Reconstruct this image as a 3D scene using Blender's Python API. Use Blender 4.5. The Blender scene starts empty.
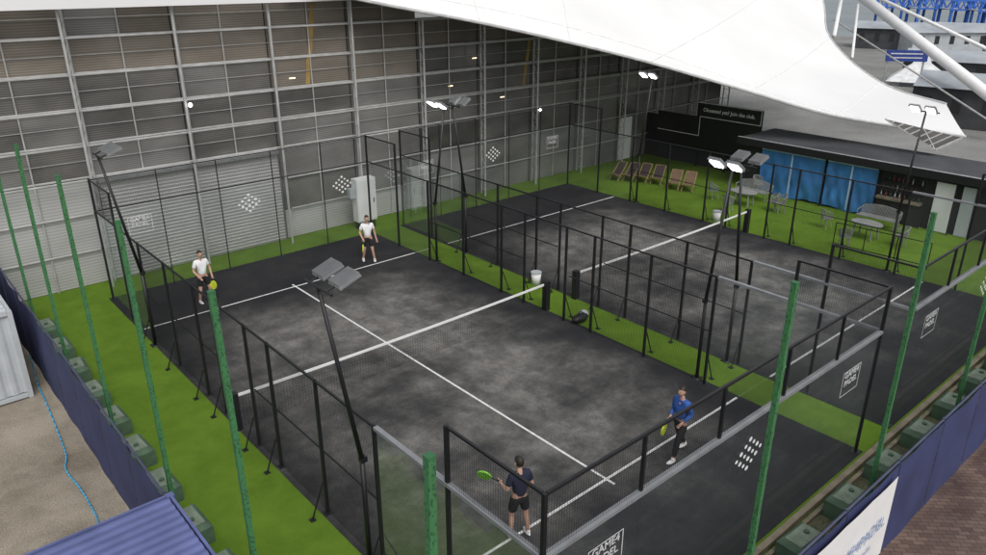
import bpy,bmesh,math,random
from mathutils import Vector,Matrix
random.seed(11)
S=bpy.context.scene; C=S.collection
V=Vector
# ------------------------------------------------ camera
CP=V((-5.5179,-5.3339,10.0861)); yaw,pit,FP=.7182,.3899,753.16
f=V((math.sin(yaw)*math.cos(pit),math.cos(yaw)*math.cos(pit),-math.sin(pit)))
r=f.cross(V((0,0,1))).normalized(); u=r.cross(f)
cam=bpy.data.cameras.new('camera'); co=bpy.data.objects.new('camera',cam); C.objects.link(co)
M=Matrix((r,u,-f)).transposed().to_4x4(); M.translation=CP; co.matrix_world=M
cam.sensor_width=36; cam.lens=FP/986*36; cam.clip_end=3000; cam.clip_start=.1
S.camera=co
def ray(px,py): return f+r*((px-493)/FP)+u*((277.5-py)/FP)
def at(px,py,z=0):
    d=ray(px,py); return CP+d*((z-CP.z)/d.z)
def att(px,py,t): return CP+ray(px,py)*t
# ------------------------------------------------ world
w=bpy.data.worlds.new('World'); S.world=w; w.use_nodes=True
nt=w.node_tree; bg=nt.nodes['Background']
sky=nt.nodes.new('ShaderNodeTexSky'); sky.sky_type='NISHITA'; sky.sun_disc=False
sky.sun_elevation=math.radians(52); sky.sun_rotation=math.radians(200); sky.dust_density=4; sky.air_density=1.2
hs=nt.nodes.new('ShaderNodeHueSaturation'); hs.inputs['Saturation'].default_value=.22
nt.links.new(sky.outputs[0],hs.inputs['Color']); nt.links.new(hs.outputs[0],bg.inputs[0]); bg.inputs[1].default_value=.148
sl=bpy.data.lights.new('sun','SUN'); sl.energy=1.0; sl.angle=math.radians(28); sl.color=(1,.97,.93)
so=bpy.data.objects.new('sun',sl); C.objects.link(so); so.rotation_euler=(math.radians(38),0,math.radians(-20))
S.view_settings.view_transform='Standard'; S.view_settings.look='None'; S.view_settings.exposure=0
# ------------------------------------------------ materials
def mat(name,col,rough=.6,metal=0,spec=.5,noise=None,bump=None):
    m=bpy.data.materials.new(name); m.use_nodes=True; n=m.node_tree.nodes; l=m.node_tree.links
    b=n['Principled BSDF']; b.inputs['Roughness'].default_value=rough
    b.inputs['Metallic'].default_value=metal; b.inputs['Specular IOR Level'].default_value=spec
    tc=n.new('ShaderNodeTexCoord')
    sc,am=noise or (3,.2)
    t=n.new('ShaderNodeTexNoise'); t.inputs['Scale'].default_value=sc; t.inputs['Detail'].default_value=6; l.new(tc.outputs['Object'],t.inputs['Vector'])
    mr=n.new('ShaderNodeMapRange'); mr.inputs[1].default_value=.25; mr.inputs[2].default_value=.75; mr.inputs[3].default_value=1-am; mr.inputs[4].default_value=1+am
    l.new(t.outputs[0],mr.inputs[0])
    mx=n.new('ShaderNodeVectorMath'); mx.operation='SCALE'; mx.inputs[0].default_value=col; l.new(mr.outputs[0],mx.inputs['Scale'])
    l.new(mx.outputs[0],b.inputs['Base Color'])
    if bump:
        t2=n.new('ShaderNodeTexNoise'); t2.inputs['Scale'].default_value=bump[0]; t2.inputs['Detail'].default_value=4; l.new(tc.outputs['Object'],t2.inputs['Vector'])
        bp=n.new('ShaderNodeBump'); bp.inputs['Strength'].default_value=bump[1]; bp.inputs['Distance'].default_value=.03; l.new(t2.outputs[0],bp.inputs['Height']); l.new(bp.outputs[0],b.inputs['Normal'])
    return m
def emit(name,col,st):
    m=bpy.data.materials.new(name); m.use_nodes=True; b=m.node_tree.nodes['Principled BSDF']
    b.inputs['Base Color'].default_value=(*col,1); b.inputs['Emission Color'].default_value=(*col,1); b.inputs['Emission Strength'].default_value=st; return m
def glass(name,tint,g=.7,rough=.02,haze=.035):
    m=bpy.data.materials.new(name); m.use_nodes=True; n=m.node_tree.nodes; l=m.node_tree.links; n.clear()
    o=n.new('ShaderNodeOutputMaterial'); mx=n.new('ShaderNodeMixShader'); t=n.new('ShaderNodeBsdfTransparent'); gl=n.new('ShaderNodeBsdfGlossy')
    t.inputs[0].default_value=(*tint,1); gl.inputs['Roughness'].default_value=rough; gl.inputs[0].default_value=(.8,.85,.85,1)
    df=n.new('ShaderNodeBsdfDiffuse'); df.inputs[0].default_value=(.5,.53,.54,1); m2=n.new('ShaderNodeMixShader'); m2.inputs[0].default_value=haze; l.new(t.outputs[0],m2.inputs[1]); l.new(df.outputs[0],m2.inputs[2])
    fr=n.new('ShaderNodeFresnel'); fr.inputs[0].default_value=1.45; mm=n.new('ShaderNodeMath'); mm.operation='MULTIPLY_ADD'; mm.inputs[1].default_value=g; mm.inputs[2].default_value=.01
    l.new(fr.outputs[0],mm.inputs[0]); l.new(mm.outputs[0],mx.inputs[0]); l.new(m2.outputs[0],mx.inputs[1]); l.new(gl.outputs[0],mx.inputs[2]); l.new(mx.outputs[0],o.inputs[0]); return m
def panelmat(name,c1,c2,freq,rough=.35,line=.6,axis='Z'):
    m=bpy.data.materials.new(name); m.use_nodes=True; n=m.node_tree.nodes; l=m.node_tree.links; b=n['Principled BSDF']
    tc=n.new('ShaderNodeTexCoord'); wv=n.new('ShaderNodeTexWave'); wv.bands_direction=axis; wv.inputs['Scale'].default_value=freq; wv.inputs['Distortion'].default_value=.15
    l.new(tc.outputs['Object'],wv.inputs['Vector'])
    mp=n.new('ShaderNodeMapping'); mp.inputs['Scale'].default_value=(.45,1,.9); l.new(tc.outputs['Object'],mp.inputs[0])
    ns=n.new('ShaderNodeTexNoise'); ns.inputs['Scale'].default_value=.9; ns.inputs['Detail'].default_value=5; ns.inputs['Roughness'].default_value=.5; ns.inputs['Distortion'].default_value=.2; l.new(mp.outputs[0],ns.inputs['Vector'])
    r1=n.new('ShaderNodeMapRange'); r1.inputs[1].default_value=.3; r1.inputs[2].default_value=.68; l.new(ns.outputs[0],r1.inputs[0])
    mx=n.new('ShaderNodeMix'); mx.data_type='RGBA'; mx.inputs[6].default_value=(*c1,1); mx.inputs[7].default_value=(*c2,1); l.new(r1.outputs[0],mx.inputs[0])
    r2=n.new('ShaderNodeMapRange'); r2.inputs[3].default_value=line; r2.inputs[4].default_value=1.1; l.new(wv.outputs[0],r2.inputs[0])
    sc=n.new('ShaderNodeVectorMath'); sc.operation='SCALE'; l.new(mx.outputs[2],sc.inputs[0]); l.new(r2.outputs[0],sc.inputs['Scale']); l.new(sc.outputs[0],b.inputs['Base Color'])
    b.inputs['Roughness'].default_value=rough; return m
def ramp_ground(name,cols,sc,fine,famp,rough=.8,stretch=(1,1,1),bump=.3,lo=.35,hi=.65,spec=.3):
    m=bpy.data.materials.new(name); m.use_nodes=True; n=m.node_tree.nodes; l=m.node_tree.links; b=n['Principled BSDF']
    tc=n.new('ShaderNodeTexCoord'); mp=n.new('ShaderNodeMapping'); mp.inputs['Scale'].default_value=stretch; l.new(tc.outputs['Object'],mp.inputs[0])
    ns=n.new('ShaderNodeTexNoise'); ns.inputs['Scale'].default_value=sc; ns.inputs['Detail'].default_value=10; ns.inputs['Roughness'].default_value=.7; ns.inputs['Distortion'].default_value=.3; l.new(mp.outputs[0],ns.inputs['Vector'])
    rp=n.new('ShaderNodeValToRGB'); rp.color_ramp.elements[0].position=lo; rp.color_ramp.elements[1].position=hi
    rp.color_ramp.elements[0].color=(*cols[0],1); rp.color_ramp.elements[1].color=(*cols[1],1); l.new(ns.outputs[0],rp.inputs[0])
    fn=n.new('ShaderNodeTexNoise'); fn.inputs['Scale'].default_value=fine; fn.inputs['Detail'].default_value=3; l.new(tc.outputs['Object'],fn.inputs['Vector'])
    mr=n.new('ShaderNodeMapRange'); mr.inputs[1].default_value=.3; mr.inputs[2].default_value=.7; mr.inputs[3].default_value=1-famp; mr.inputs[4].default_value=1+famp; l.new(fn.outputs[0],mr.inputs[0])
    s=n.new('ShaderNodeVectorMath'); s.operation='SCALE'; l.new(rp.outputs[0],s.inputs[0]); l.new(mr.outputs[0],s.inputs['Scale']); l.new(s.outputs[0],b.inputs['Base Color'])
    bp=n.new('ShaderNodeBump'); bp.inputs['Strength'].default_value=bump; bp.inputs['Distance'].default_value=.02; l.new(fn.outputs[0],bp.inputs['Height']); l.new(bp.outputs[0],b.inputs['Normal'])
    b.inputs['Roughness'].default_value=rough; b.inputs['Specular IOR Level'].default_value=spec; return m
def courtmat():
    m=bpy.data.materials.new('court_carpet'); m.use_nodes=True; n=m.node_tree.nodes; l=m.node_tree.links; b=n['Principled BSDF']
    tc=n.new('ShaderNodeTexCoord')
    def noise(sc,st,det=8,ro=.6,dist=0.,off=0):
        mp=n.new('ShaderNodeMapping'); mp.inputs['Scale'].default_value=st; mp.inputs['Location'].default_value=(off,off*.7,0); l.new(tc.outputs['Object'],mp.inputs[0])
        q=n.new('ShaderNodeTexNoise'); q.inputs['Scale'].default_value=sc; q.inputs['Detail'].default_value=det; q.inputs['Roughness'].default_value=ro; q.inputs['Distortion'].default_value=dist; l.new(mp.outputs[0],q.inputs['Vector']); return q.outputs[0]
    def math_(op,a,b_=None):
        q=n.new('ShaderNodeMath'); q.operation=op
        for i,v in enumerate((a,b_)):
            if v is None: continue
            if isinstance(v,(int,float)): q.inputs[i].default_value=v
            else: l.new(v,q.inputs[i])
        return q.outputs[0]
    def mr(v,a,b_,c=0,d=1):
        q=n.new('ShaderNodeMapRange'); q.interpolation_type='SMOOTHSTEP'
        for i,k in enumerate((a,b_,c,d)): q.inputs[i+1].default_value=k
        l.new(v,q.inputs[0]); return q.outputs[0]
    sx=n.new('ShaderNodeSeparateXYZ'); l.new(tc.outputs['Object'],sx.inputs[0])
    x,y=sx.outputs[0],sx.outputs[1]
    big=mr(noise(.36,(1,.8,1),12,.6,0,3.3),.36,.66)
    band=mr(noise(.6,(.6,1.4,1),14,.66,.2,9.1),.38,.68)
    mid=mr(noise(1.9,(1,.8,1),14,.74,.15),.34,.7,.55,1.25)
    fine=mr(noise(36,(1,1,1),5,.8),.36,.66,.6,1.38)
    wob=math_('MULTIPLY',noise(.6,(1,1,1),8,.62),3.0)
    yy=math_('ADD',y,wob); xx=math_('ADD',x,wob)
    ymask=math_('MULTIPLY',mr(yy,2.2,6.5),mr(yy,18.6,15.6))
    xmask=math_('MULTIPLY',mr(xx,.8,4.2),mr(xx,11.6,9.2))
    mask=math_('MULTIPLY',ymask,xmask)
    reg=math_('ADD',math_('MULTIPLY',mask,.9),.1)
    wear=math_('ADD',math_('ADD',math_('MULTIPLY',big,.55),math_('MULTIPLY',band,.36)),.16)
    fac=math_('MULTIPLY',math_('MULTIPLY',math_('MULTIPLY',wear,mid),reg),fine)
    mx=n.new('ShaderNodeMix'); mx.data_type='RGBA'; mx.inputs[6].default_value=(.014,.015,.018,1); mx.inputs[7].default_value=(.225,.218,.202,1); l.new(fac,mx.inputs[0])
    l.new(mx.outputs[2],b.inputs['Base Color']); b.inputs['Roughness'].default_value=.8; b.inputs['Specular IOR Level'].default_value=.2
    bp=n.new('ShaderNodeBump'); bp.inputs['Strength'].default_value=.25; bp.inputs['Distance'].default_value=.01; l.new(fine,bp.inputs['Height']); l.new(bp.outputs[0],b.inputs['Normal'])
    return m
def brickmat(name):
    m=bpy.data.materials.new(name); m.use_nodes=True; n=m.node_tree.nodes; l=m.node_tree.links; b=n['Principled BSDF']
    tc=n.new('ShaderNodeTexCoord'); mp=n.new('ShaderNodeMapping'); mp.inputs['Rotation'].default_value=(0,0,.785); l.new(tc.outputs['Object'],mp.inputs[0])
    bk=n.new('ShaderNodeTexBrick'); bk.inputs['Scale'].default_value=1; bk.inputs['Brick Width'].default_value=.22; bk.inputs['Row Height'].default_value=.11; bk.inputs['Mortar Size'].default_value=.006
    bk.inputs['Color1'].default_value=(.1,.062,.05,1); bk.inputs['Color2'].default_value=(.17,.115,.09,1); bk.inputs['Mortar'].default_value=(.04,.032,.03,1); l.new(mp.outputs[0],bk.inputs['Vector'])
    ns=n.new('ShaderNodeTexNoise'); ns.inputs['Scale'].default_value=.8; ns.inputs['Detail'].default_value=6; l.new(tc.outputs['Object'],ns.inputs['Vector'])
    mr=n.new('ShaderNodeMapRange'); mr.inputs[1].default_value=.3; mr.inputs[2].default_value=.7; mr.inputs[3].default_value=.6; mr.inputs[4].default_value=1.35; l.new(ns.outputs[0],mr.inputs[0])
    s=n.new('ShaderNodeVectorMath'); s.operation='SCALE'; l.new(bk.outputs[0],s.inputs[0]); l.new(mr.outputs[0],s.inputs['Scale']); l.new(s.outputs[0],b.inputs['Base Color']); b.inputs['Roughness'].default_value=.45
    return m
def netwrap(name):
    m=bpy.data.materials.new(name); m.use_nodes=True; n=m.node_tree.nodes; l=m.node_tree.links; b=n['Principled BSDF']
    tc=n.new('ShaderNodeTexCoord'); mp=n.new('ShaderNodeMapping'); mp.inputs['Scale'].default_value=(1,1,.6); l.new(tc.outputs['Object'],mp.inputs[0])
    vo=n.new('ShaderNodeTexVoronoi'); vo.inputs['Scale'].default_value=32; l.new(mp.outputs[0],vo.inputs['Vector'])
    ns=n.new('ShaderNodeTexNoise'); ns.inputs['Scale'].default_value=4; ns.inputs['Detail'].default_value=5; l.new(tc.outputs['Object'],ns.inputs['Vector'])
    ad=n.new('ShaderNodeMath'); ad.operation='ADD'; l.new(vo.outputs[0],ad.inputs[0]); l.new(ns.outputs[0],ad.inputs[1])
    rp=n.new('ShaderNodeValToRGB'); rp.color_ramp.elements[0].position=.6; rp.color_ramp.elements[1].position=1.15; rp.color_ramp.elements[0].color=(.014,.06,.024,1); rp.color_ramp.elements[1].color=(.045,.17,.06,1)
    l.new(ad.outputs[0],rp.inputs[0]); l.new(rp.outputs[0],b.inputs['Base Color']); b.inputs['Roughness'].default_value=.8
    bp=n.new('ShaderNodeBump'); bp.inputs['Strength'].default_value=.4; bp.inputs['Distance'].default_value=.01; l.new(vo.outputs[0],bp.inputs['Height']); l.new(bp.outputs[0],b.inputs['Normal']); return m
MT=dict(
 black=mat('black_steel',(.012,.012,.014),.45), wire=mat('mesh_wire',(.01,.01,.012),.6), beam=mat('grey_beam',(.25,.26,.27),.45,.2),
 galv=mat('galvanised',(.42,.43,.44),.4,.4,noise=(6,.2)), pipe=mat('facade_pipe',(.45,.45,.44),.4,.15), white=mat('white_paint',(.8,.8,.8),.5,noise=(1.5,.06)),
 line=mat('line_paint',(.66,.66,.66),.8,noise=(9,.28)), canopy=mat('membrane',(.78,.78,.775),.6,noise=(.25,.05)), seam=mat('membrane_seam',(.5,.5,.5),.6), seaml=mat('membrane_weld',(.72,.72,.72),.6),
 green=netwrap('green_netting_wrap'), greencap=mat('green_cap',(.03,.13,.05),.6), navy=mat('navy_fabric',(.034,.042,.12),.75,noise=(.9,.3),bump=(1.6,.5)), navyp=mat('fence_tube',(.06,.065,.12),.5),
 block=mat('ballast_green',(.075,.13,.08),.8,noise=(4,.35)), blocktop=mat('ballast_light',(.19,.24,.18),.8,noise=(5,.4)),
 contw=mat('container_grey',(.42,.45,.47),.5,noise=(1.5,.15)), contb=mat('container_blue',(.1,.12,.27),.55,noise=(2,.25)),
 skin=mat('skin',(.5,.3,.22),.6,noise=(10,.08)), hair=mat('hair',(.02,.014,.01),.6,noise=(40,.4)), eye=mat('eye',(.02,.02,.02),.3), shoe=mat('shoe_white',(.7,.7,.7),.6),
 tw=mat('white_shirt',(.75,.75,.76),.8,noise=(8,.08)), tn=mat('navy_shirt',(.012,.016,.04),.8), tb=mat('blue_jacket',(.03,.1,.36),.7,noise=(9,.3)), tk=mat('black_cloth',(.012,.012,.014),.85),
 yel=mat('racket_yellow',(.55,.65,.04),.5), lime=mat('racket_lime',(.2,.55,.05),.5), wood=mat('pine',(.3,.2,.11),.6,noise=(7,.3)), sling=mat('dark_sling',(.05,.035,.035),.8), sling2=mat('striped_sling',(.16,.1,.06),.8),
 furn=mat('garden_grey',(.27,.28,.27),.5,.1), bluet=mat('blue_tarp',(.045,.19,.46),.42,noise=(1.1,.35),bump=(2.5,1)), tarpedge=mat('tarp_edge',(.4,.55,.68),.5), roofd=mat('roof_felt',(.05,.052,.058),.8,noise=(.8,.4)),
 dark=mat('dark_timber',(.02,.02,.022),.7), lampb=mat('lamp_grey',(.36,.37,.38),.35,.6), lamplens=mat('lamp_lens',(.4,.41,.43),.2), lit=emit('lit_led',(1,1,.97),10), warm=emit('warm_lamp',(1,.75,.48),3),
 text=mat('white_print',(.62,.62,.62),.6), stext=mat('sign_print',(.75,.75,.75),.6), btext=mat('blue_print',(.25,.34,.55),.6), hose=mat('blue_hose',(.06,.36,.6),.4), shut=mat('silver_shutter',(.45,.45,.445),.35,.15,noise=(.6,.15)),
 farb=mat('gantry_blue',(.03,.13,.5),.6), signb=mat('sign_navy',(.02,.05,.25),.6), farroof=mat('pale_roof',(.34,.37,.4),.7,noise=(.3,.3)), tent=mat('tent_white',(.7,.71,.72),.6), timber=mat('weathered_timber',(.2,.17,.12),.8,noise=(3,.4)),
 yellow=mat('muted_yellow',(.3,.2,.06),.6,noise=(2,.3)),
 amber=mat('bottle_amber',(.15,.07,.02),.2), bg_=mat('bottle_green',(.02,.08,.03),.2), red=mat('bottle_red',(.16,.03,.02),.3))
MT['glass']=glass('court_glass',(.94,.955,.95),.28)
FT={'tan':panelmat('facade_tan',(.15,.13,.105),(.27,.238,.2),4,.35,.68),'brown':panelmat('facade_brown',(.1,.084,.068),(.19,.163,.135),4,.35,.66),
 'grey':panelmat('facade_grey',(.14,.138,.13),(.25,.246,.234),4.5,.28,.66),'dark':panelmat('facade_dark',(.045,.043,.04),(.12,.116,.106),4.5,.18,.66),'pale':panelmat('facade_pale',(.36,.36,.35),(.46,.46,.45),3,.35,.8),
 'mid':panelmat('facade_mid',(.09,.087,.08),(.19,.183,.17),4.5,.22,.66)}
# ------------------------------------------------ builders
class MB:
    def __init__(s): s.v=[]; s.f=[]
    def add(s,vs,fs):
        o=len(s.v); s.v+= [tuple(p) for p in vs]; s.f+=[tuple(i+o for i in q) for q in fs]; return s
    def box(s,a,b):
        x0,y0,z0=a;x1,y1,z1=b
        return s.add([(x0,y0,z0),(x1,y0,z0),(x1,y1,z0),(x0,y1,z0),(x0,y0,z1),(x1,y0,z1),(x1,y1,z1),(x0,y1,z1)],[(0,3,2,1),(4,5,6,7),(0,1,5,4),(1,2,6,5),(2,3,7,6),(3,0,4,7)])
    def tube(s,p,q,r0,n=8,r1=None,cap=True):
        p=V(p);q=V(q);d=(q-p).normalized()
        a=V((1,0,0)) if abs(d.z)>.99 else d.cross(V((0,0,1))).normalized()
        b=d.cross(a); r1=r0 if r1 is None else r1; vs=[]
        for c,rr in ((p,r0),(q,r1)):
            for i in range(n):
                t=2*math.pi*(i+.5)/n; vs.append(c+a*math.cos(t)*rr+b*math.sin(t)*rr)
        fs=[(i,(i+1)%n,n+(i+1)%n,n+i) for i in range(n)]
        if cap: fs+=[tuple(range(n))[::-1],tuple(range(n,2*n))]
        return s.add(vs,fs)
    def bar(s,p,q,w): return s.tube(p,q,w*.7071,4)
    def quad(s,a,b,c,d): return s.add([a,b,c,d],[(0,1,2,3)])
    def ball(s,c,rad,n=10,m=7):
        c=V(c); vs=[]; fs=[]
        for j in range(m+1):
            ph=math.pi*j/m
            for i in range(n):
                th=2*math.pi*i/n; vs.append((c.x+rad[0]*math.sin(ph)*math.cos(th),c.y+rad[1]*math.sin(ph)*math.sin(th),c.z+rad[2]*math.cos(ph)))
        for j in range(m):
            for i in range(n): fs.append((j*n+i,(j+1)*n+i,(j+1)*n+(i+1)%n,j*n+(i+1)%n))
        return s.add(vs,fs)
    def mesh(s,name,m=None):
        me=bpy.data.meshes.new(name); me.from_pydata(s.v,[],s.f); me.update()
        if m: me.materials.append(m)
        return me
    def build(s,name,m,parent=None,smooth=False,loc=None):
        me=s.mesh(name,m)
        if smooth: me.polygons.foreach_set('use_smooth',[True]*len(me.polygons))
        o=bpy.data.objects.new(name,me); C.objects.link(o)
        if parent: o.parent=parent
        if loc is not None: o.location=loc
        return o
def tag(o,label,cat=None,group=None):
    o['label']=label
    if cat: o['category']=cat
    if group: o['group']=group
    return o
def thing(name,label,cat,loc=(0,0,0),rz=0,group=None):
    o=bpy.data.objects.new(name,None); C.objects.link(o); o.location=loc; o.rotation_euler=(0,0,rz); o.empty_display_size=.2
    return tag(o,label,cat,group)
def struct(o): o['kind']='structure'; return o
def inst(name,me,parent,loc,rz=0,scale=None):
    o=bpy.data.objects.new(name,me); C.objects.link(o); o.parent=parent; o.location=loc; o.rotation_euler=(0,0,rz)
    if scale: o.scale=scale
    return o
def dup(root,loc,rz,label,group=None):
    q=root.copy(); C.objects.link(q); q.location=loc; q.rotation_euler=(0,0,rz); q['label']=label
    if group: q['group']=group
    for ch in list(root.children):
        c=ch.copy(); C.objects.link(c); c.parent=q
        for g in list(ch.children):
            d=g.copy(); C.objects.link(d); d.parent=c
    return q
def text(name,s,size,m,parent,org,xd,ud,align='CENTER',sx=1,off=.012):
    cu=bpy.data.curves.new(name,'FONT'); cu.body=s; cu.size=size; cu.align_x=align; cu.align_y='CENTER'; cu.extrude=.001; cu.offset=size*off
    t=bpy.data.objects.new('tmp',cu); C.objects.link(t); dg=bpy.context.evaluated_depsgraph_get()
    me=bpy.data.meshes.new_from_object(t.evaluated_get(dg)); bpy.data.objects.remove(t); me.materials.clear(); me.materials.append(m)
    xd=V(xd).normalized();ud=V(ud).normalized();nd=xd.cross(ud)
    mt=Matrix((xd*sx,ud,nd)).transposed().to_4x4(); mt.translation=V(org); me.transform(mt)
    o=bpy.data.objects.new(name,me); C.objects.link(o)
    if parent: o.parent=parent
    return o
# ------------------------------------------------ ground
def sheet(name,x0,y0,x1,y1,z,m):
    mb=MB().quad((0,0,0),(x1-x0,0,0),(x1-x0,y1-y0,0),(0,y1-y0,0)); return struct(mb.build(name,m,loc=(x0,y0,z)))
sheet('ground',-300,-300,900,900,-.02,ramp_ground('concrete',((.15,.15,.145),(.27,.27,.26)),.12,8,.15))
sheet('gravel_yard',-20,-8,-2.95,24,-.012,ramp_ground('gravel',((.15,.125,.095),(.33,.29,.23)),.45,35,.35,lo=.32,hi=.62))
sheet('pavement',-2.9,-14,60,-1.75,-.012,brickmat('pavers'))
turf=ramp_ground('turf',((.078,.145,.014),(.132,.225,.026)),.8,70,.3,.95,bump=.4,spec=.1,lo=.3,hi=.7)
sheet('turf',-2.3,-.4,30,21.78,0,turf)
cm=courtmat()
COURTX=(0,11.6)
for cx in COURTX:
    sheet('court_surface',cx-.12,-.12,cx+10.12,20.12,.008,cm)
    mb=MB()
    def ln(x0,y0,x1,y1): mb.quad((x0,y0,0),(x1,y0,0),(x1,y1,0),(x0,y1,0))
    ln(0,3.0,4.97,3.06);ln(5.03,3.0,10,3.06);ln(0,16.94,4.97,17.0);ln(5.03,16.94,10,17.0);ln(4.97,2.8,5.03,17.2)
    struct(mb.build('court_lines',MT['line'],loc=(cx,0,.013)))
mb=MB().box((-1.2,-.36,0),(30,-.24,.14)); struct(mb.build('kerb',MT['timber']))
sheet('gutter_strip',-2.3,-1.7,30,-.41,.0,ramp_ground('dirty_strip',((.05,.06,.03),(.15,.15,.09)),1.5,20,.4))
sheet('yard_edge',-2.95,-1.7,-2.31,21.7,.002,ramp_ground('dirty_strip2',((.04,.055,.02),(.12,.15,.06)),1.5,20,.4))
# ------------------------------------------------ court enclosures
def grid(wd,ht,st=.05,rr=.0022):
    mb=MB(); nx=int(round(wd/st)); nz=int(round(ht/st))
    for i in range(nx+1): x=wd*i/nx; mb.tube((x,0,0),(x,0,ht),rr,3,cap=False)
    for i in range(nz+1): z=ht*i/nz; mb.tube((0,.004,z),(wd,.004,z),rr,3,cap=False)
    return mb.mesh('mesh_panel',MT['wire'])
g23=grid(1.94,2.95); g13=grid(.94,2.95); g21=grid(1.94,.94); g21f=grid(1.94,.94,.07,.002)
gl3=MB().quad((0,0,0),(1.985,0,0),(1.985,0,2.98),(0,0,2.98)).mesh('glass_panel',MT['glass'])
def postmesh(h,w_=.03):
    return MB().box((-w_,-w_,0),(w_,w_,h)).box((-.09,-.09,0),(.09,.09,.015))
pm3=postmesh(3.04).mesh('post',MT['black']); pm4=postmesh(4.04).mesh('post',MT['black']); pm4s=postmesh(4.04,.014).mesh('post',MT['black'])
pb=postmesh(3.04).tube((-.05,0,.75),(-.34,0,.02),.017,6).box((-.4,-.06,0),(-.29,.06,.02)); pm3b=pb.mesh('post',MT['black'])
H=math.pi/2
def logo(par,x,y):
    mb=MB()
    for i in range(4):
        for j in range(4):
            px=x+(i-j)*.125; pz=2.3+(i+j-3)*.1
            rr=.038 if (i+j)%2 else .046
            vs=[(px+rr*1.15*math.cos(k*math.pi/5),y,pz+rr*math.sin(k*math.pi/5)) for k in range(10)]; mb.add(vs,[tuple(range(10))])
    mb.build('dot_logo',MT['stext'],par)
def textbox(par,x,y):
    mb=MB(); a,b,c,d=x-.38,x+.38,2.03,2.6
    for p in (((a,c),(b,c+.018)),((a,d-.018),(b,d)),((a,c+.018),(a+.018,d-.018)),((b-.018,c+.018),(b,d-.018))):
        mb.quad((p[0][0],y,p[0][1]),(p[1][0],y,p[0][1]),(p[1][0],y,p[1][1]),(p[0][0],y,p[1][1]))
    mb.build('sign_frame',MT['text'],par)
    text('lettering','GAME4\nPADEL',.19,MT['text'],par,(x,y,2.4),(1,0,0),(0,0,1))
for ci,cx in enumerate(COURTX):
    e=thing('court_enclosure',['black steel and glass enclosure around the nearer left padel court with four players','black steel and glass enclosure around the empty padel court beside the seating lawn'][ci],'court enclosure',(cx,0,0),0,'padel court enclosures')
    for sx,xx in ((-1,0),(1,10)):
        rz=0 if sx<0 else math.pi
        for y in (0,2,18,20): inst('post',pm4,e,(xx,y,0),rz)
        for y in (4,6,8,9.1,10.9,12,14,16): inst('post',pm3b,e,(xx,y,0),rz)
        for y in (4,6,12,14): inst('mesh_panel',g23,e,(xx,y+.03,.05),H)
        for y in (8.03,10.98): inst('mesh_panel',g13,e,(xx,y+.03,.05),H)
        for y in (0,2,16,18): inst('glass_panel',gl3,e,(xx,y+.008,.01),H)
        for y in (0,18): inst('mesh_panel',g21,e,(xx,y+.03,3.06),H)
        MB().box((xx-.02,4,3.0),(xx+.02,16,3.04)).build('side_rail',MT['black'],e)
        MB().box((xx-.014,4.04,1.5),(xx+.014,8.96,1.526)).build('side_rail',MT['black'],e)
        MB().box((xx-.014,11,1.5),(xx+.014,15.96,1.526)).build('side_rail',MT['black'],e)
        for a,b in ((.04,1.96),(18.04,19.96)): MB().box((xx-.02,a,4.0),(xx+.02,b,4.04)).build('side_rail',MT['black'],e)
        MB().box((xx-.045,.05,2.995),(xx+.045,3.95,3.055)).build('glass_top_beam',MT['beam'],e)
        MB().box((xx-.02,16.05,2.995),(xx+.02,19.95,3.03)).build('glass_top_beam',MT['black'],e)
    for yy in (0,20):
        for x in (2,4,6,8): 
            if yy==20: inst('post',pm4s,e,(x,yy,0))
            else: MB().box((x-.025,-.025,3.06),(x+.025,.025,3.99)).build('post',MT['black'],e)
        for x in (0,2,4,6,8):
            inst('glass_panel',gl3,e,(x+.008,yy,.01)); inst('mesh_panel',g21 if yy==0 else g21f,e,(x+.03,yy,3.06))
        q2=.022 if yy==0 else .016
        MB().box((.04,yy-q2,4.0),(9.96,yy+q2,4.0+q2*2)).build('end_rail',MT['black'],e)
        q=.055 if yy==0 else .016
        MB().box((.05,yy-q,2.99),(9.95,yy+q,3.05 if yy==0 else 3.022)).build('glass_top_beam',MT['beam' if yy==0 else 'black'],e)
        textbox(e,1.25,yy-.03); logo(e,5,yy-.03)
        if yy==20 and ci==0: logo(e,8.8,yy-.03)
        else: textbox(e,8.8,yy-.03)
# ------------------------------------------------ nets
for ci,cx in enumerate(COURTX):
    n=thing('court_net',['black net with white tape across the left court where four people play','black net with white tape across the empty right hand court'][ci],'net',(cx,10,0),0,'padel court nets')
    mb=MB()
    for i in range(int(10/.08)+1):
        x=i*.08; zt=.88+.04*abs(x-5)/5; mb.tube((x,0,.03),(x,0,zt),.0022,3,cap=False)
    for j in range(10): 
        z=.05+j*.085; mb.tube((0,.003,z),(10,.003,z),.0022,3,cap=False)
    mb.build('netting',MT['wire'],n)
    mb=MB()
    for i in range(20):
        x0=i*.5; z0=.88+.05*((x0-5)/5)**2; z1=.88+.05*((x0-4.5)/5)**2
        for s in (-1,1): mb.quad((x0,.012*s,z0-.07),(x0+.5,.012*s,z1-.07),(x0+.5,.012*s,z1),(x0,.012*s,z0))
        mb.quad((x0,-.012,z0),(x0+.5,-.012,z1),(x0+.5,.012,z1),(x0,.012,z0))
    mb.build('tape',MT['white'],n)
    for xx in (-.12,10.12): MB().box((xx-.09,-.09,0),(xx+.09,.09,.98)).build('net_post',MT['black'],n)
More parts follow.
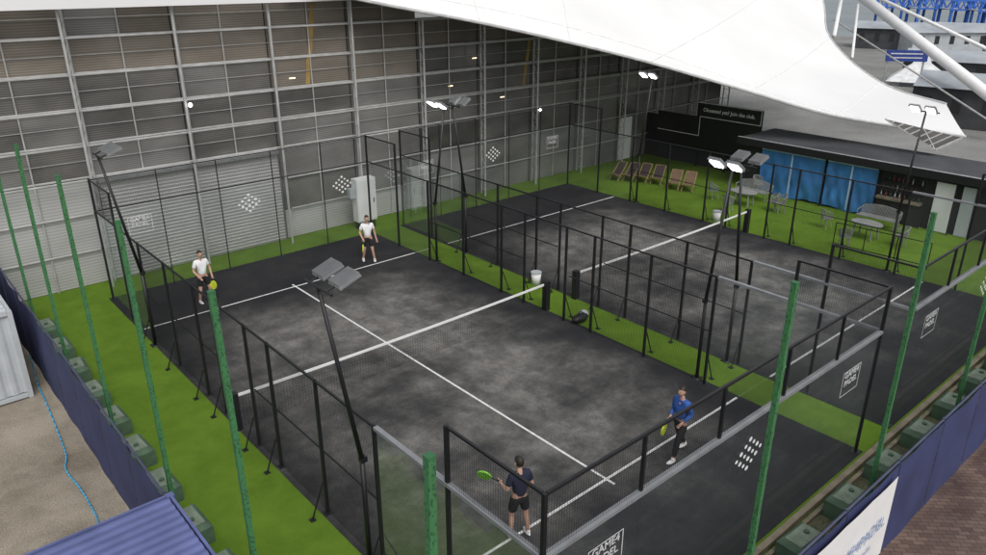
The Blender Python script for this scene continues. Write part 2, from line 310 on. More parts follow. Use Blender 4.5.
# ------------------------------------------------ lamps
def lampfix(parent,pos,sx,lit):
    R=Matrix.Rotation(math.radians(34 if lit else 20)*sx,4,'Y')
    body=MB().box((-.2,-.17,0),(.2,.17,.035))
    for k in range(9): body.box((-.19,-.16+k*.038,.036),(.19,-.150+k*.038,.09))
    def tr(m_): m_.v=[tuple(R@V(p)+V(pos)) for p in m_.v]; return m_
    o=tr(body).build('floodlight',MT['lampb'],parent)
    tr(MB().box((-.16,-.12,-.03),(.16,.12,-.001))).build('lens',MT['lit' if lit else 'lamplens'],o)
LMP=[(0,4.3,-1,0,'unlit double floodlight mast at the near left side of the left court'),(0,15.7,-1,0,'unlit double floodlight mast at the far left corner of the left court'),
 (10,4.3,1,1,'lit double floodlight mast on the near right side of the left court'),(10,15.7,1,1,'lit double floodlight mast on the far right side of the left court'),
 (11.6,4.3,-1,0,'unlit double floodlight mast on the near left side of the empty court'),(11.6,15.7,-1,1,'lit double floodlight mast on the far left side of the empty court'),
 (21.6,4.3,1,1,'lit double floodlight mast beside the empty court nearest the bar cabin'),(21.6,15.7,1,1,'lit double floodlight mast beside the empty court nearest the deck chairs')]
for x,y,s,lit,lab in LMP:
    t=thing('floodlight_mast',lab,'floodlight',(x,y,0),0,'floodlight masts on the court sides')
    p=MB().tube((.1*s,0,0),(.1*s,0,2.3),.045,10).tube((.1*s,0,2.25),(.6*s,0,5.55),.045,10,.032)
    p.box((.1*s-.12,-.12,0),(.1*s+.12,.12,.02)).build('pole',MT['black'],t,True)
    MB().tube((.62*s,-.42,5.62),(.62*s,.42,5.62),.022,6).tube((.6*s,0,5.5),(.62*s,0,5.62),.03,6).build('crossarm',MT['black'],t)
    MB().box((min(.02*s,.14*s),-.05,2.2),(max(.02*s,.14*s),.05,2.3)).build('bracket',MT['black'],t)
    for yy in (-.25,.25):
        lampfix(t,(.62*s-.34*s,yy,5.72),s,lit)
        MB().tube((.62*s,yy,5.62),(.62*s-.16*s,yy,5.68),.018,6).build('stem',MT['black'],t)
# ------------------------------------------------ arena facade
B=thing('arena_building','large glazed arena hall wall with pipe columns, blinds and silver roller shutters behind the courts','building',(0,21.75,0))
xs=[.45+3.35*k for k in range(-4,12)]
rows=[3.7,4.8,5.9,7.0,8.1,9.35]
def nrow(x): return 5 if x<13 else (4 if x<24 else 3)
for k in range(len(xs)-1):
    x0,x1=xs[k],xs[k+1]
    for j in range(nrow(x0)):
        if x0<13: ch=[['grey','grey','mid','grey'],['grey','mid','mid','grey'],['mid','tan','mid','grey'],['tan','tan','brown','tan'],['tan','grey','brown','tan']][j]
        else: ch=[['dark','mid','mid','grey'],['dark','mid','dark','mid'],['dark','mid','brown','dark'],['brown','mid','dark','brown'],['mid','brown','tan','brown']][j]
        c1=random.choice(ch); c2=c1 if random.random()<.5 else random.choice(ch)
        xm=(x0+x1)/2; mb=MB().quad((x0+.02,0,rows[j]+.02),(xm,0,rows[j]+.02),(xm,0,rows[j+1]-.02),(x0+.02,0,rows[j+1]-.02)).quad((xm,0,rows[j]+.02),(x1-.02,0,rows[j]+.02),(x1-.02,0,rows[j+1]-.02),(xm,0,rows[j+1]-.02))
        o=mb.build('window',FT[c1],B); o.data.materials.append(FT[c2]); o.data.polygons[1].material_index=1
    if k in (4,5):
        a0,a1=x0+(.14 if k==4 else .06),x1-(.06 if k==4 else .14)
        mb=MB()
        for q in range(28): mb.add([(a0,-.14,.02+q*.125),(a1,-.14,.02+q*.125),(a1,-.19,.13+q*.125),(a0,-.19,.13+q*.125),(a1,-.14,.145+q*.125),(a0,-.14,.145+q*.125)],[(0,1,2,3),(3,2,4,5)])
        mb.build('roller_shutter',MT['shut'],B); MB().box((a0,-.34,3.53),(a1,-.04,3.69)).build('shutter_box',MT['galv'],B)
        MB().quad((x0,-.01,0),(x1,-.01,0),(x1,-.01,3.66),(x0,-.01,3.66)).build('lower_panel',FT['grey'],B)
    else:
        for j,(a,b) in enumerate(((0,1.2),(1.2,2.45),(2.45,3.66))):
            m=FT['pale'] if x0<0 else FT[['pale' if x0<12 else 'grey',random.choice(['grey','mid']),random.choice(['grey','mid','dark'])][j]]
            MB().quad((x0+.02,0,a+.02),(x1-.02,0,a+.02),(x1-.02,0,b-.02),(x0+.02,0,b-.02)).build('lower_panel',m,B)
    MB().tube(((x0+x1)/2,-.06,0 if k not in(4,5) else 3.72),((x0+x1)/2,-.06,rows[nrow(x0)]),.026,6).build('mullion',MT['pipe'],B)
for a,b,h_ in ((xs[0],13.8,9.4),(13.8,23.9,8.15),(23.9,xs[-1],7.05)): MB().quad((a,.06,0),(b,.06,0),(b,.06,h_),(a,.06,h_)).build('backing_wall',MT['dark'],B)
for x in xs:
    ht=rows[nrow(x)]
    mb=MB().tube((x-.13,-.68,0),(x-.13,-.68,ht),.044,8).tube((x+.09,-.14,0 if abs(x-7.15)>.1 and abs(x-3.8)>.1 else 3.7),(x+.09,-.14,ht),.04,8)
    for q in range(int(ht/.55)): 
        if q*.55<3.2 and (abs(x-3.8)<.1): continue
        mb.tube((x-.13,-.68,.3+q*.55),(x+.09,-.14,.3+q*.55),.016,5).tube((x-.13,-.68,.3+q*.55),(x+.09,-.14,.85+q*.55),.012,5)
    mb.build('column',MT['pipe'],B)
XE={3.7:xs[-1],4.8:xs[-1],5.9:xs[-1],7.0:xs[-1],8.1:23.9,9.35:13.8}
for z in rows+[1.22,2.47]:
    if z<3: MB().tube((xs[0],-.09,z),(.3,-.09,z),.03,6).tube((7.4,-.09,z),(xs[-1],-.09,z),.03,6).build('horizontal_rail',MT['pipe'],B)
    else: MB().tube((xs[0],-.45,z),(XE[z],-.45,z),.036,6).tube((xs[0],-.06,z),(XE[z],-.06,z),.036,6).build('horizontal_rail',MT['pipe'],B)
for z in (4.25,5.35,6.45,7.55,8.65): MB().tube((xs[0],-.04,z),(13.7 if z>8 else (23.8 if z>7 else xs[-1]),-.04,z),.013,5).build('thin_rail',MT['pipe'],B)
MB().box((xs[0],-1.0,8.96),(10.4,-.74,9.5)).build('roof_fascia',MT['canopy'],B)
MB().box((27.4,-.1,0),(28.5,-.05,2.35)).build('door',MT['white'],B)
for x,z0,z1 in ((8.55,5.95,6.95),(8.75,7.05,8.05),(8.9,8.15,8.9),(20.0,4.85,5.85),(20.2,5.95,6.9)): MB().add([(x,-.02,z0),(x+.2,-.02,z0),(x+.34,-.02,z1),(x+.14,-.02,z1)],[(0,1,2,3)]).build('yellow_streak',MT['yellow'],B)  # yellow streak seen in the glazing, drawn as flat quads over the panes
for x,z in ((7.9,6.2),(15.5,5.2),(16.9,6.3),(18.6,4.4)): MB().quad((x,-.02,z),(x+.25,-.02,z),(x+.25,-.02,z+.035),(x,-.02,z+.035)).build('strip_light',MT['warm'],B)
for i,(px,py) in enumerate(((190,105),(540,110))):
    d=ray(px,py); p=CP+d*((21.0-CP.y)/d.y)
    l_=thing('wall_lamp',['warm lit lamp on the arena wall column above the left court','small warm lit lamp on the arena wall above the empty court'][i],'lamp',p)
    MB().box((-.05,0,-.04),(.05,.06,.04)).build('housing',MT['lampb'],l_); MB().ball((0,-.03,0),(.07,.05,.07)).build('bulb',MT['lit'],l_,True)
c=thing('electrical_cabinet','white metal electrical cabinet standing on turf against the arena wall','cabinet',(10.25,20.8,0))
MB().box((-.45,-.2,.35),(.45,.2,2.15)).build('cabinet_body',MT['white'],c)
MB().box((-.42,-.225,.4),(.42,-.205,2.1)).build('door',MT['white'],c); MB().box((.3,-.25,1.1),(.34,-.226,1.3)).build('handle',MT['black'],c)
for s in (-.35,.35): MB().box((s-.03,-.15,0),(s+.03,.15,.35)).build('leg',MT['black'],c)
MB().box((-.72,-.12,1.4),(-.46,.12,1.8)).build('meter_box',MT['contw'],c)
# ------------------------------------------------ canopy
F=[V((7.8,20.6,9.55)),att(370,2,27.85),att(480,23,29.5),att(570,43,31.5),att(650,63,33.5),att(750,92,35),att(835,116,34.5),att(966,137,33)]
K=[V((7,33,17)),V((15,34,18)),V((24,34,18)),V((33,34,17)),att(796,-30,54),att(830,38,47),att(880,82,41),att(946,104,36)]
def cr(P,t):
    n_=len(P)-1; i=min(int(t*n_),n_-1); s=t*n_-i; p0=P[max(i-1,0)];p1=P[i];p2=P[i+1];p3=P[min(i+2,n_)]
    return .5*((2*p1)+(p2-p0)*s+(2*p0-5*p1+4*p2-p3)*s*s+(3*p1-p0-3*p2+p3)*s**3)
T=thing('tensile_canopy','huge white tensile membrane roof sweeping down over the arena to a point','canopy',(0,0,0))
mb=MB(); NU,NV=56,14
def cpt(i,t):
    a=cr(F,i/NU); b=cr(K,i/NU); p=V(a.lerp(b,t)); p.z-=math.sin(math.pi*t)*.012*(b-a).length; return p
for i in range(NU+1):
    for j in range(NV+1): mb.v.append(tuple(cpt(i,j/NV)))
for i in range(NU):
    for j in range(NV):
        o=i*(NV+1)+j; mb.f.append((o,o+NV+1,o+NV+2,o+1))
mb.build('membrane',MT['canopy'],T,True)
for P in (F,K):
    mb=MB()
    for i in range(NU): mb.tube(cr(P,i/NU),cr(P,(i+1)/NU),.06,6)
    mb.build('edge_cable',MT['seam'],T)
for k in (8,16,24,32,40,48):
    mb=MB()
    for j in range(NV): mb.tube(cpt(k,j/NV)+V((0,0,.01)),cpt(k,(j+1)/NV)+V((0,0,.01)),.018,4)
    mb.build('seam',MT['seaml'],T)
mb=MB()
for i in range(NU): mb.tube(cpt(i,.06)+V((0,0,.01)),cpt(i+1,.06)+V((0,0,.01)),.018,4)
mb.build('seam',MT['seaml'],T)
ga,gb,gc=att(885,119,33.2),att(962,138,33.0),att(935,150,32.6)
mb=MB()
for i in range(9):
    t=i/8; mb.tube(ga.lerp(gc,t),ga.lerp(gb,t),.03,4)
mb.tube(ga,gc,.04,4); mb.tube(ga.lerp(gb,.5),gc,.03,4); mb.tube(gb,gc,.05,4)
mb.build('tip_frame',MT['pipe'],T); MB().add([ga,gb,gc],[(0,1,2)]).build('tip_glazing',FT['dark'],T)
ms=thing('roof_mast','thick white tubular mast strut crossing behind the canopy at upper right','mast',(0,0,0))
MB().tube(att(848,-14,60),att(1010,112,46),.36,14).build('strut',MT['white'],ms,True)
MB().tube(att(842,-5,58),att(834,36,50),.14,10).build('strut',MT['white'],ms,True)
MB().tube(att(834,20,55),att(1000,128,44),.06,6).build('cable',MT['pipe'],ms)
MB().tube(att(858,5,56),att(852,58,50),.1,8).build('strut',MT['white'],ms,True)
MB().tube(att(872,-5,64),att(1010,60,58),.14,8).build('strut',MT['white'],ms,True)
# ------------------------------------------------ bar cabin
cb=thing('bar_cabin','long low black bar cabin with blue tarpaulin front and bottle shelves','cabin',(27.7,0,0))
MB().box((.12,-2,0),(2.8,14,2.35)).build('wall',MT['dark'],cb)
MB().box((-.35,-2.2,2.36),(3.0,14.2,2.5)).build('roof',MT['roofd'],cb)
MB().box((-.38,-2.25,2.2),(-.352,14.25,2.53)).build('fascia',MT['black'],cb)
MB().box((-.352,-2.25,2.505),(-.2,14.25,2.54)).build('roof_edge_trim',MT['galv'],cb)
for i,(a,b) in enumerate(((9.85,13.0),(7.5,9.75))):
    mb=MB(); n_=44; R_=14
    for k in range(n_+1):
        y=a+(b-a)*k/n_
        for j in range(R_+1):
            q=j/R_; d=(.01+.024*(1-q*.7))*(math.sin(k*.45+i*2+2.6*math.sin(q*4+k*.13))+.8*math.sin(k*.23+q*9+i)+.6*math.sin(k*.7-q*8)); z=.06+.06*math.sin(k*.2)+ (2.12-.09*abs(math.sin(k*.145)))*q
            mb.v.append((-.09+d,y,z))
    for k in range(n_):
        for j in range(R_): o=k*(R_+1)+j; mb.f.append((o,o+R_+1,o+R_+2,o+1))
    tp=mb.build('blue_tarpaulin',MT['bluet'],cb,True)
    MB().box((-.17,a+.02,2.1),(-.15,b-.02,2.17)).build('tarpaulin_hem',MT['tarpedge'],tp)
for y in (11.4,8.6): MB().box((-.18,y-.04,.1),(-.172,y+.04,2.08)).build('tarpaulin_strap',MT['tarpedge'],cb)
for y in (9.8,7.45,5.5,4.4): MB().box((-.22,y-.02,0),(-.18,y+.02,2.19)).build('post',MT['black'],cb)
MB().box((-.25,5.6,.95),(.11,7.4,1.05)).build('bar_counter',MT['timber'],cb); MB().box((-.1,5.6,0),(.1,7.4,.94)).build('bar_front',MT['dark'],cb)
for z in (1.3,1.7): MB().box((.0,5.65,z),(.11,7.35,z+.02)).build('shelf',MT['dark'],cb)
MB().box((-.02,4.5,.02),(.1,5.2,2.05)).build('door',MT['white'],cb)
MB().box((-.02,3.75,.02),(.1,4.2,2.05)).build('door',MT['contw'],cb)
for z in (1.325,1.725,1.055):
    for i in range(9):
        y=5.75+i*.19
        b=MB().tube((0,0,0),(0,0,.15),.03,8).tube((0,0,.15),(0,0,.19),.03,8,.012).tube((0,0,.19),(0,0,.25),.012,8)
        o=b.build('bottle',random.choice([MT['amber'],MT['bg_'],MT['red'],MT['galv'],MT['dark']]),None,True,(27.7+(.05 if z>1.1 else -.05),y,z))
        tag(o,'small %s in the bar cabin, %s from its right end'%({1.325:'bottle on the lower shelf',1.725:'bottle on the upper shelf',1.055:'bottle on the counter'}[z],['first','second','third','fourth','fifth','sixth','seventh','eighth','ninth'][i]),'bottle','bottles at the cabin bar')
sg=thing('club_sign','black board sign with white words standing above the black hoarding beside the deck chairs','sign',(29.5,0,0))
MB().box((0,14.3,2.72),(.08,18.1,3.5)).build('board',MT['black'],sg)
mb=MB()
for a,b in (((14.32,2.73),(17.9,2.76)),((14.32,3.46),(18.08,3.49)),((14.32,2.76),(14.35,3.46)),((17.87,1.7),(17.9,2.73)),((17.9,1.7),(20.6,1.73))): mb.quad((-.005,a[0],a[1]),(-.005,b[0],a[1]),(-.005,b[0],b[1]),(-.005,a[0],b[1]))
mb.build('border',MT['stext'],sg)
MB().box((.081,14.3,.9),(.12,20.7,2.71)).build('lower_board',MT['black'],sg)
text('lettering','Obsessed yet? Join the club.',.27,MT['stext'],sg,(-.012,16.2,3.12),(0,-1,0),(0,0,1))
for y in (14.4,16.2,18.0): MB().box((.13,y-.05,0),(.22,y+.05,3.45)).build('post',MT['black'],sg)
h=thing('hoarding','black timber hoarding closing the lawn corner below the club sign','hoarding',(29.95,0,0))
for i in range(8): MB().box((0,14.2+i*.95,0),(.06,14.2+i*.95+.93,2.4)).build('board',MT['dark'],h)
# ------------------------------------------------ furniture
def deck():
    t=thing('deck_chair','','deck chair',(0,0,0),0,'deck chairs in a row on the lawn'); t.scale=(.88,.92,.92)
    for s in (-.28,.28):
        MB().bar((.35,s,.03),(-.5,s,.95),.04).build('frame_rail',MT['wood'],t); MB().bar((-.45,s*.9,.03),(.4,s*.9,.42),.035).build('frame_rail',MT['wood'],t)
    MB().bar((.4,-.28,.42),(.4,.28,.42),.035).build('crossbar',MT['wood'],t);MB().bar((-.5,-.28,.95),(-.5,.28,.95),.035).build('crossbar',MT['wood'],t)
    mb=MB(); n_=10
    for i in range(n_+1):
        q=i/n_; x=.4-.9*q; z=.42+.53*q-.26*math.sin(math.pi*min(q*1.15,1)); mb.v+=[(x,-.24,z),(x,.24,z)]
    for i in range(n_): mb.f.append((2*i,2*i+1,2*i+3,2*i+2))
    mb.build('sling',MT['sling'],t,True); return t
base=deck(); nm=['first','second','third','fourth']
for i,p in enumerate([at(617,180),at(630,181),at(643,182),at(657,184)]):
    lab='dark sling wooden deck chair, %s from the arena wall in its row'%nm[i]
    if i==0: base.location=p; base.rotation_euler.z=math.pi; base['label']=lab
    else: dup(base,p,math.pi+.1*i,lab)
for i,p in enumerate((at(674,189),at(688,191))):
    q=dup(base,p,math.pi+.35,['wooden deck chair with brown sling just right of the dark four','wooden deck chair with brown sling at the right end of the row'][i])
    for chd in q.children:
        if chd.name.startswith('sling'): chd.data=chd.data.copy(); chd.data.materials.clear(); chd.data.materials.append(MT['sling2'])
def gchair():
    t=thing('garden_chair','','chair',(0,0,0),0,'grey garden chairs on the lawn')
    mb=MB()
    for i in range(9):
        y=-.2+i*.05; hw=.21*math.sqrt(max(.15,1-(y/.26)**2)); mb.bar((-hw,y,.45),(hw,y,.45),.026)
    for i in range(16):
        a,b=[2*math.pi*k/16 for k in (i,i+1)]; mb.bar((.22*math.cos(a),.22*math.sin(a),.45),(.22*math.cos(b),.22*math.sin(b),.45),.026)
    mb.build('seat',MT['furn'],t)
    mb=MB(); pr=None
    for i in range(15):
        a=math.pi*(i/14)*1.1+math.pi*.45; p=V((.26*math.cos(a),.26*math.sin(a),.66+.18*math.sin(math.pi*i/14)))
        if pr is not None: mb.bar(pr,p,.03)
        mb.bar((.21*math.cos(a),.21*math.sin(a),.46),p,.02); pr=p
    mb.build('backrest',MT['furn'],t)
    for k in range(4):
        a=math.pi/4+k*H; MB().bar((.17*math.cos(a),.17*math.sin(a),.44),(.25*math.cos(a),.25*math.sin(a),0),.026).build('leg',MT['furn'],t)
    return t
gc0=gchair()
CH=[((713,199),-.4,'grey barred garden chair at the far left of the lawn seating'),((771,211),2.2,'grey barred garden chair at the right side of the far lawn table'),((757,193),-1.9,'grey barred garden chair behind the far lawn table by the blue tarpaulin'),
((825,228),-.3,'grey barred garden chair left of the near lawn table'),((899,247),2.3,'grey barred garden chair at the right side of the near lawn table'),((779,213),2.6,'second grey barred garden chair turned away beside the far lawn table'),
((727,212),.2,'grey barred garden chair in front of the far lawn table'),((843,247),.6,'grey barred garden chair in front of the near lawn table')]
for i,(p,rz,lab) in enumerate(CH):
    q=at(*p)
    if i==0: gc0.location=q; gc0.rotation_euler.z=rz; gc0['label']=lab
    else: dup(gc0,q,rz,lab)
def gtable():
    t=thing('garden_table','','table',(0,0,0),0,'grey garden tables on the lawn'); t.scale=(.95,1.4,.9)
    MB().tube((0,0,.7),(0,0,.735),.45,28).build('tabletop',MT['furn'],t)
    MB().tube((0,0,.66),(0,0,.699),.41,24).build('apron',MT['furn'],t)
    for k in range(4):
        a=math.pi/4+k*H; MB().bar((.35*math.cos(a),.35*math.sin(a),.66),(.4*math.cos(a),.4*math.sin(a),0),.04).build('leg',MT['furn'],t)
    return t
tb=gtable(); tb.location=at(742,205); tb['label']='far grey oval garden table near the blue tarpaulin'; tb.rotation_euler.z=.1
dup(tb,at(864,238),-.1,'near grey oval garden table in front of the bottle bar')
def gbench():
    t=thing('garden_bench','','bench',(0,0,0),0,'grey garden benches on the lawn')
    mb=MB()
    for i in range(7): mb.box((-.22+i*.065,-.8,.43),(-.175+i*.065,.8,.445))
    mb.box((-.25,-.82,.41),(-.222,.82,.44)); mb.build('seat',MT['furn'],t)
    mb=MB(); pr=None
    for i in range(29):
        y=-.8+i*.0571; z=.74+.12*math.sin(math.pi*i/28); mb.bar((.24,y,.44),(.34,y,z),.024)
        if pr: mb.bar(pr,(.34,y,z),.036)
        pr=(.34,y,z)
    mb.build('backrest',MT['furn'],t)
    for sx in (-.2,.24):
        for sy in (-.75,.75): MB().bar((sx,sy,.43),(sx,sy,0),.034).build('leg',MT['furn'],t)
    for s in (-.8,.8): MB().bar((.33,s,.7),(-.2,s,.64),.03).bar((-.2,s,.64),(-.2,s,.44),.026).build('armrest',MT['furn'],t)
    return t
bn=gbench(); bn.location=at(752,199); bn['label']='far grey garden bench with barred back behind its table'
dup(bn,at(876,227),0,'near grey garden bench with barred back below the bottle bar')
def bucket(p,lab):
    t=thing('bin',lab,'bin',p,0,'white ball bins by the nets')
    MB().tube((0,0,0),(0,0,.42),.14,16,.18).build('bin_body',MT['white'],t,True); MB().tube((0,0,.42),(0,0,.45),.19,16).build('rim',MT['contw'],t)
bucket(at(536,284),'white round bin on turf beside the left court net post'); bucket(at(716,221),'white round bin on turf beyond the empty court net post')
bg2=thing('kit_bag','black and white sports bag lying on the turf between the courts','bag',at(580,322))
MB().ball((0,0,.14),(.34,.17,.14)).build('bag_body',MT['black'],bg2,True); MB().ball((.25,.1,.15),(.18,.16,.15)).build('side_pocket',MT['contw'],bg2,True)
MB().tube((-.15,0,.27),(0,0,.36),.015,6).tube((0,0,.36),(.15,0,.27),.015,6).build('strap',MT['tk'],bg2)
br=thing('barrier','low black railing barrier standing at the lawn edge right of the empty court','barrier',(22.9,3.4,0),.06)
MB().bar((0,0,1.0),(0,3.4,1.0),.03).build('top_rail',MT['black'],br); MB().bar((0,0,.15),(0,3.4,.15),.03).build('bottom_rail',MT['black'],br)
for i in range(4): MB().bar((0,i*1.133,0),(0,i*1.133,1.0),.03).build('upright',MT['black'],br)
# ------------------------------------------------ green net posts
def gpost(x,y,lab):
    t=thing('perimeter_post',lab,'post',(x,y,0),0,'tall green perimeter posts')
    mb=MB(); N=50; random.seed(int(x*100+y*10)); bend=random.uniform(-.03,.03)
    for i in range(N+1):
        z=6.5*i/N; w_=.034+random.uniform(0,.005); ox=bend*math.sin(math.pi*i/N); oy=-ox*.6
        mb.v+=[(ox-w_,oy-w_,z),(ox+w_,oy-w_,z),(ox+w_,oy+w_,z),(ox-w_,oy+w_,z)]
    for i in range(N):
        for k in range(4): mb.f.append((4*i+k,4*i+(k+1)%4,4*i+4+(k+1)%4,4*i+4+k))
    mb.build('shaft',MT['green'],t); MB().box((-.04,-.04,6.5),(.04,.04,6.52)).build('cap',MT['greencap'],t)
    MB().box((-.15,-.15,0),(.15,.15,.03)).build('base_plate',MT['galv'],t)
on=['nearest','second nearest','third nearest','fourth nearest','farthest']
for i,y in enumerate((3.1,6.7,10.3,13.9,17.5)): gpost(-2.62,y,'tall green post along the left turf edge, %s of five'%on[i])
gpost(-2.62,-1.25,'tall green corner post at the bottom centre in front of the near mesh')
for i,x in enumerate((2.9,7.2,11.5)): gpost(x,-1.35,'tall green post behind the navy street fence, %s of three from the left'%['first','second','third'][i])
random.seed(5)
# ------------------------------------------------ ballast blocks
def blockf():
    t=thing('ballast_block','','block',(0,0,0),0,'green ballast blocks along the turf edge')
    mb=MB().box((-.27,-.42,0),(.27,.42,.36)); mb.add([(-.27,-.42,.361),(.27,-.42,.361),(.27,.42,.361),(-.27,.42,.361),(-.2,-.35,.44),(.2,-.35,.44),(.2,.35,.44),(-.2,.35,.44)],[(0,1,5,4),(1,2,6,5),(2,3,7,6),(3,0,4,7),(4,5,6,7)])
    mb.build('block_body',MT['block'],t)
    MB().box((-.17,-.32,.441),(.17,.32,.46)).build('lid',MT['blocktop'],t)
    MB().tube((0,-.12,.461),(0,-.12,.5),.05,10).build('filler_cap',MT['block'],t)
    return t
b0=blockf(); od=['first','second','third','fourth','fifth','sixth','seventh','eighth','ninth','tenth','eleventh']
for i in range(10):
    p=(-2.3,3.9+i*1.6,0); lab='green ballast block inside the left fence, %s from the near end'%od[i]
    if i==0: b0.location=p; b0['label']=lab
    else: dup(b0,p,random.uniform(-.06,.06),lab)
for i in range(9):
    dup(b0,(2.4+i*1.8,-.8,0),H+random.uniform(-.06,.06),'green ballast block behind the navy street fence, %s from the left'%od[i])
for i,(y,z) in enumerate(((-.47,.1),(-1.2,.3))):
    tag(MB().box((-1.5,y-.04,z-.1),(26,y+.04,z)).build('edge_beam',MT['timber']),['weathered timber rail lying closest to the foot of the near court glass','weathered timber rail running between the ballast blocks and the street fence'][i],'beam')
# ------------------------------------------------ navy fences
def fence(name_lab,P0,P1,n_,out):
    P0=V(P0);P1=V(P1);d=(P1-P0)/n_; t=thing('hoarding_fence',name_lab,'fence',P0); o=V(out)
    for i in range(n_):
        a=d*i; mb=MB(); nn=16; ph=random.uniform(0,6); am=random.uniform(.008,.024); RR=6
        for k in range(nn+1):
            q=k/nn; p=a+d*(q*.985+.0075)
            for j in range(RR+1):
                v=j/RR; off=am*math.sin(q*6.5+ph+v*2.2)*math.sin(math.pi*min(1,max(0,q)))+.03*math.sin(math.pi*v)*math.sin(math.pi*q)
                mb.v.append(tuple(p+o*(off+.035)+V((0,0,.05+2.03*v-.03*math.sin(math.pi*q)*(1 if j==RR else 0)))))
        for k in range(nn):
            for j in range(RR): q=k*(RR+1)+j; mb.f.append((q,q+RR+1,q+RR+2,q+1))
        mb.build('fabric_panel',MT['navy'],t,True)
        MB().tube(a,a+V((0,0,2.14)),.028,8).build('fence_post',MT['navyp'],t)
    MB().tube(V((0,0,2.1)),P1-P0+V((0,0,2.1)),.022,8).build('top_tube',MT['navyp'],t)
    return t
fence('navy fabric covered fence running along the left gravel yard',(-2.95,-1.7,0),(-2.95,20.9,0),12,(-1,0,0))
fence('navy fabric covered fence along the brown street pavement at lower right',(-2.9,-1.75,0),(27,-1.75,0),15,(0,-1,0))
bnr=thing('banner','white banner with blue lettering fixed to the navy street fence','banner',(0,-1.87,0))
mb=MB(); 
for k in range(13):
    x=3.9+2.9*k/12; d=-.012*math.sin(k*1.1); mb.v+=[(x,d,.3),(x,d*.5-.002,1.15),(x,0,1.98-.02*abs(math.sin(k*.8)))]
for k in range(12):
    for j in (0,1): mb.f.append((3*k+j,3*k+3+j,3*k+4+j,3*k+1+j))
mb.build('sheet',MT['white'],bnr,True)
text('lettering','GAME4PADEL',.33,MT['btext'],bnr,(5.55,-.03,1.2),(1,0,0),(0,0,1),off=0)
text('lettering','game4padel.co.uk',.16,MT['btext'],bnr,(5.55,-.03,.85),(1,0,0),(0,0,1),off=0)
# ------------------------------------------------ containers and hose
def container(lab,x0,y0,x1,y1,h_,m,pitch=.14,rim=.05):
    t=thing('shipping_container',lab,'container',(x0,y0,0)); w_,l_=x1-x0,y1-y0
    def corr(p,q,nrm,top):
        mb=MB(); p=V(p);q=V(q);L=(q-p).length; n_=int(L/pitch); nrm=V(nrm)
        for k in range(n_*2+2):
            s=min(k/(n_*2),1); off=nrm*(pitch*.22 if (k//2)%2 else 0); a=p.lerp(q,s)+off; mb.v+=[tuple(a),tuple(a+V(top))]
        for k in range(n_*2+1): mb.f.append((2*k,2*k+2,2*k+3,2*k+1))
        return mb
    corr((.05,.03,.15),(w_-.05,.03,.15),(0,-1,0),(0,0,h_-.3)).build('end_wall',m,t); corr((w_-.03,.05,.15),(w_-.03,l_-.05,.15),(1,0,0),(0,0,h_-.3)).build('side_wall',m,t)
    corr((.03,.05,.15),(.03,l_-.05,.15),(-1,0,0),(0,0,h_-.3)).build('side_wall',m,t); corr((.05,l_-.03,.15),(w_-.05,l_-.03,.15),(0,1,0),(0,0,h_-.3)).build('end_wall',m,t)
    corr((.04,.04,h_-.03),(.04,l_-.04,h_-.03),(0,0,1),(w_-.08,0,0)).build('roof',m,t)
    fr=MB(); e=rim
    for a in (0,w_):
        for b in (0,l_): fr.box((a-.055,b-.055,0),(a+.055,b+.055,h_-.01))
    for z in (.08,h_-.06):
        fr.box((.06,-e,z-.05),(w_-.06,e*.6,z+.05)).box((.06,l_-e*.6,z-.05),(w_-.06,l_+e,z+.05)).box((-e,.06,z-.05),(e*.6,l_-.06,z+.05)).box((w_-e*.6,.06,z-.05),(w_+e,l_-.06,z+.05))
    fr.build('corner_frame',m,t)
container('pale grey corrugated container at the left edge of the gravel yard',-6,14.9,-3.45,20.9,2.4,MT['contw'])
container('blue container with ribbed roof at the lower left beside the navy fence',-5.5,-1.1,-3.06,5.0,2.65,MT['contb'],.09,.025)
pts=[at(p[0],p[1],.025) for p in ((30,355),(38,385),(45,400),(58,432),(66,455),(66,470),(80,488),(92,508),(98,522),(97,540),(94,560))]
mb=MB()
for i in range(60): mb.tube(cr(pts,i/60),cr(pts,(i+1)/60),.018,6)
tag(mb.build('garden_hose',MT['hose'],None,True),'light blue hose snaking across the gravel yard','hose')
# ------------------------------------------------ distant backdrop
sheet('water',118,-200,800,800,-.006,mat('sea_water',(.16,.2,.22),.25,noise=(.08,.25),bump=(.5,.4)))
def shed(lab,p,w_,l_,h_,m,rz=0):
    t=thing('distant_shed',lab,'building',(p.x,p.y,0),rz)
    MB().box((-w_/2,-l_/2,0),(w_/2,l_/2,h_)).build('wall',m,t)
    MB().add([(-w_/2-.4,-l_/2,h_+.01),(w_/2+.4,-l_/2,h_+.01),(w_/2+.4,l_/2,h_+.01),(-w_/2-.4,l_/2,h_+.01),(0,-l_/2,h_+w_*.16),(0,l_/2,h_+w_*.16)],[(0,1,2,3),(0,4,5,3),(1,2,5,4),(0,1,4),(3,5,2)]).build('roof',MT['farroof'],t)
    for i in range(5): MB().box((-w_/2-.03,-l_/2+l_*(i+.3)/5,1),(-w_/2-.005,-l_/2+l_*(i+.6)/5,2.0)).build('window',MT['dark'],t)
shed('grey pitched roof shed on the quay directly below the rightmost gantry',at(978,50),6,12,2.4,MT['roofd'],.35)
shed('grey pitched roof shed on the quay below the middle gantries',at(935,50),6,10,2.4,MT['contw'],.9)
shed('small pitched roof shed at the far left end of the quay sheds',at(890,48),5,9,2.6,MT['roofd'],.35)
shed('dark walled shed behind the canopy tip at the right edge',at(985,125),5,9,2.6,MT['roofd'],.2)
shed('dark walled pale roofed shed right of the white peaked tent',at(975,88),5,12,2.4,MT['roofd'],.3)
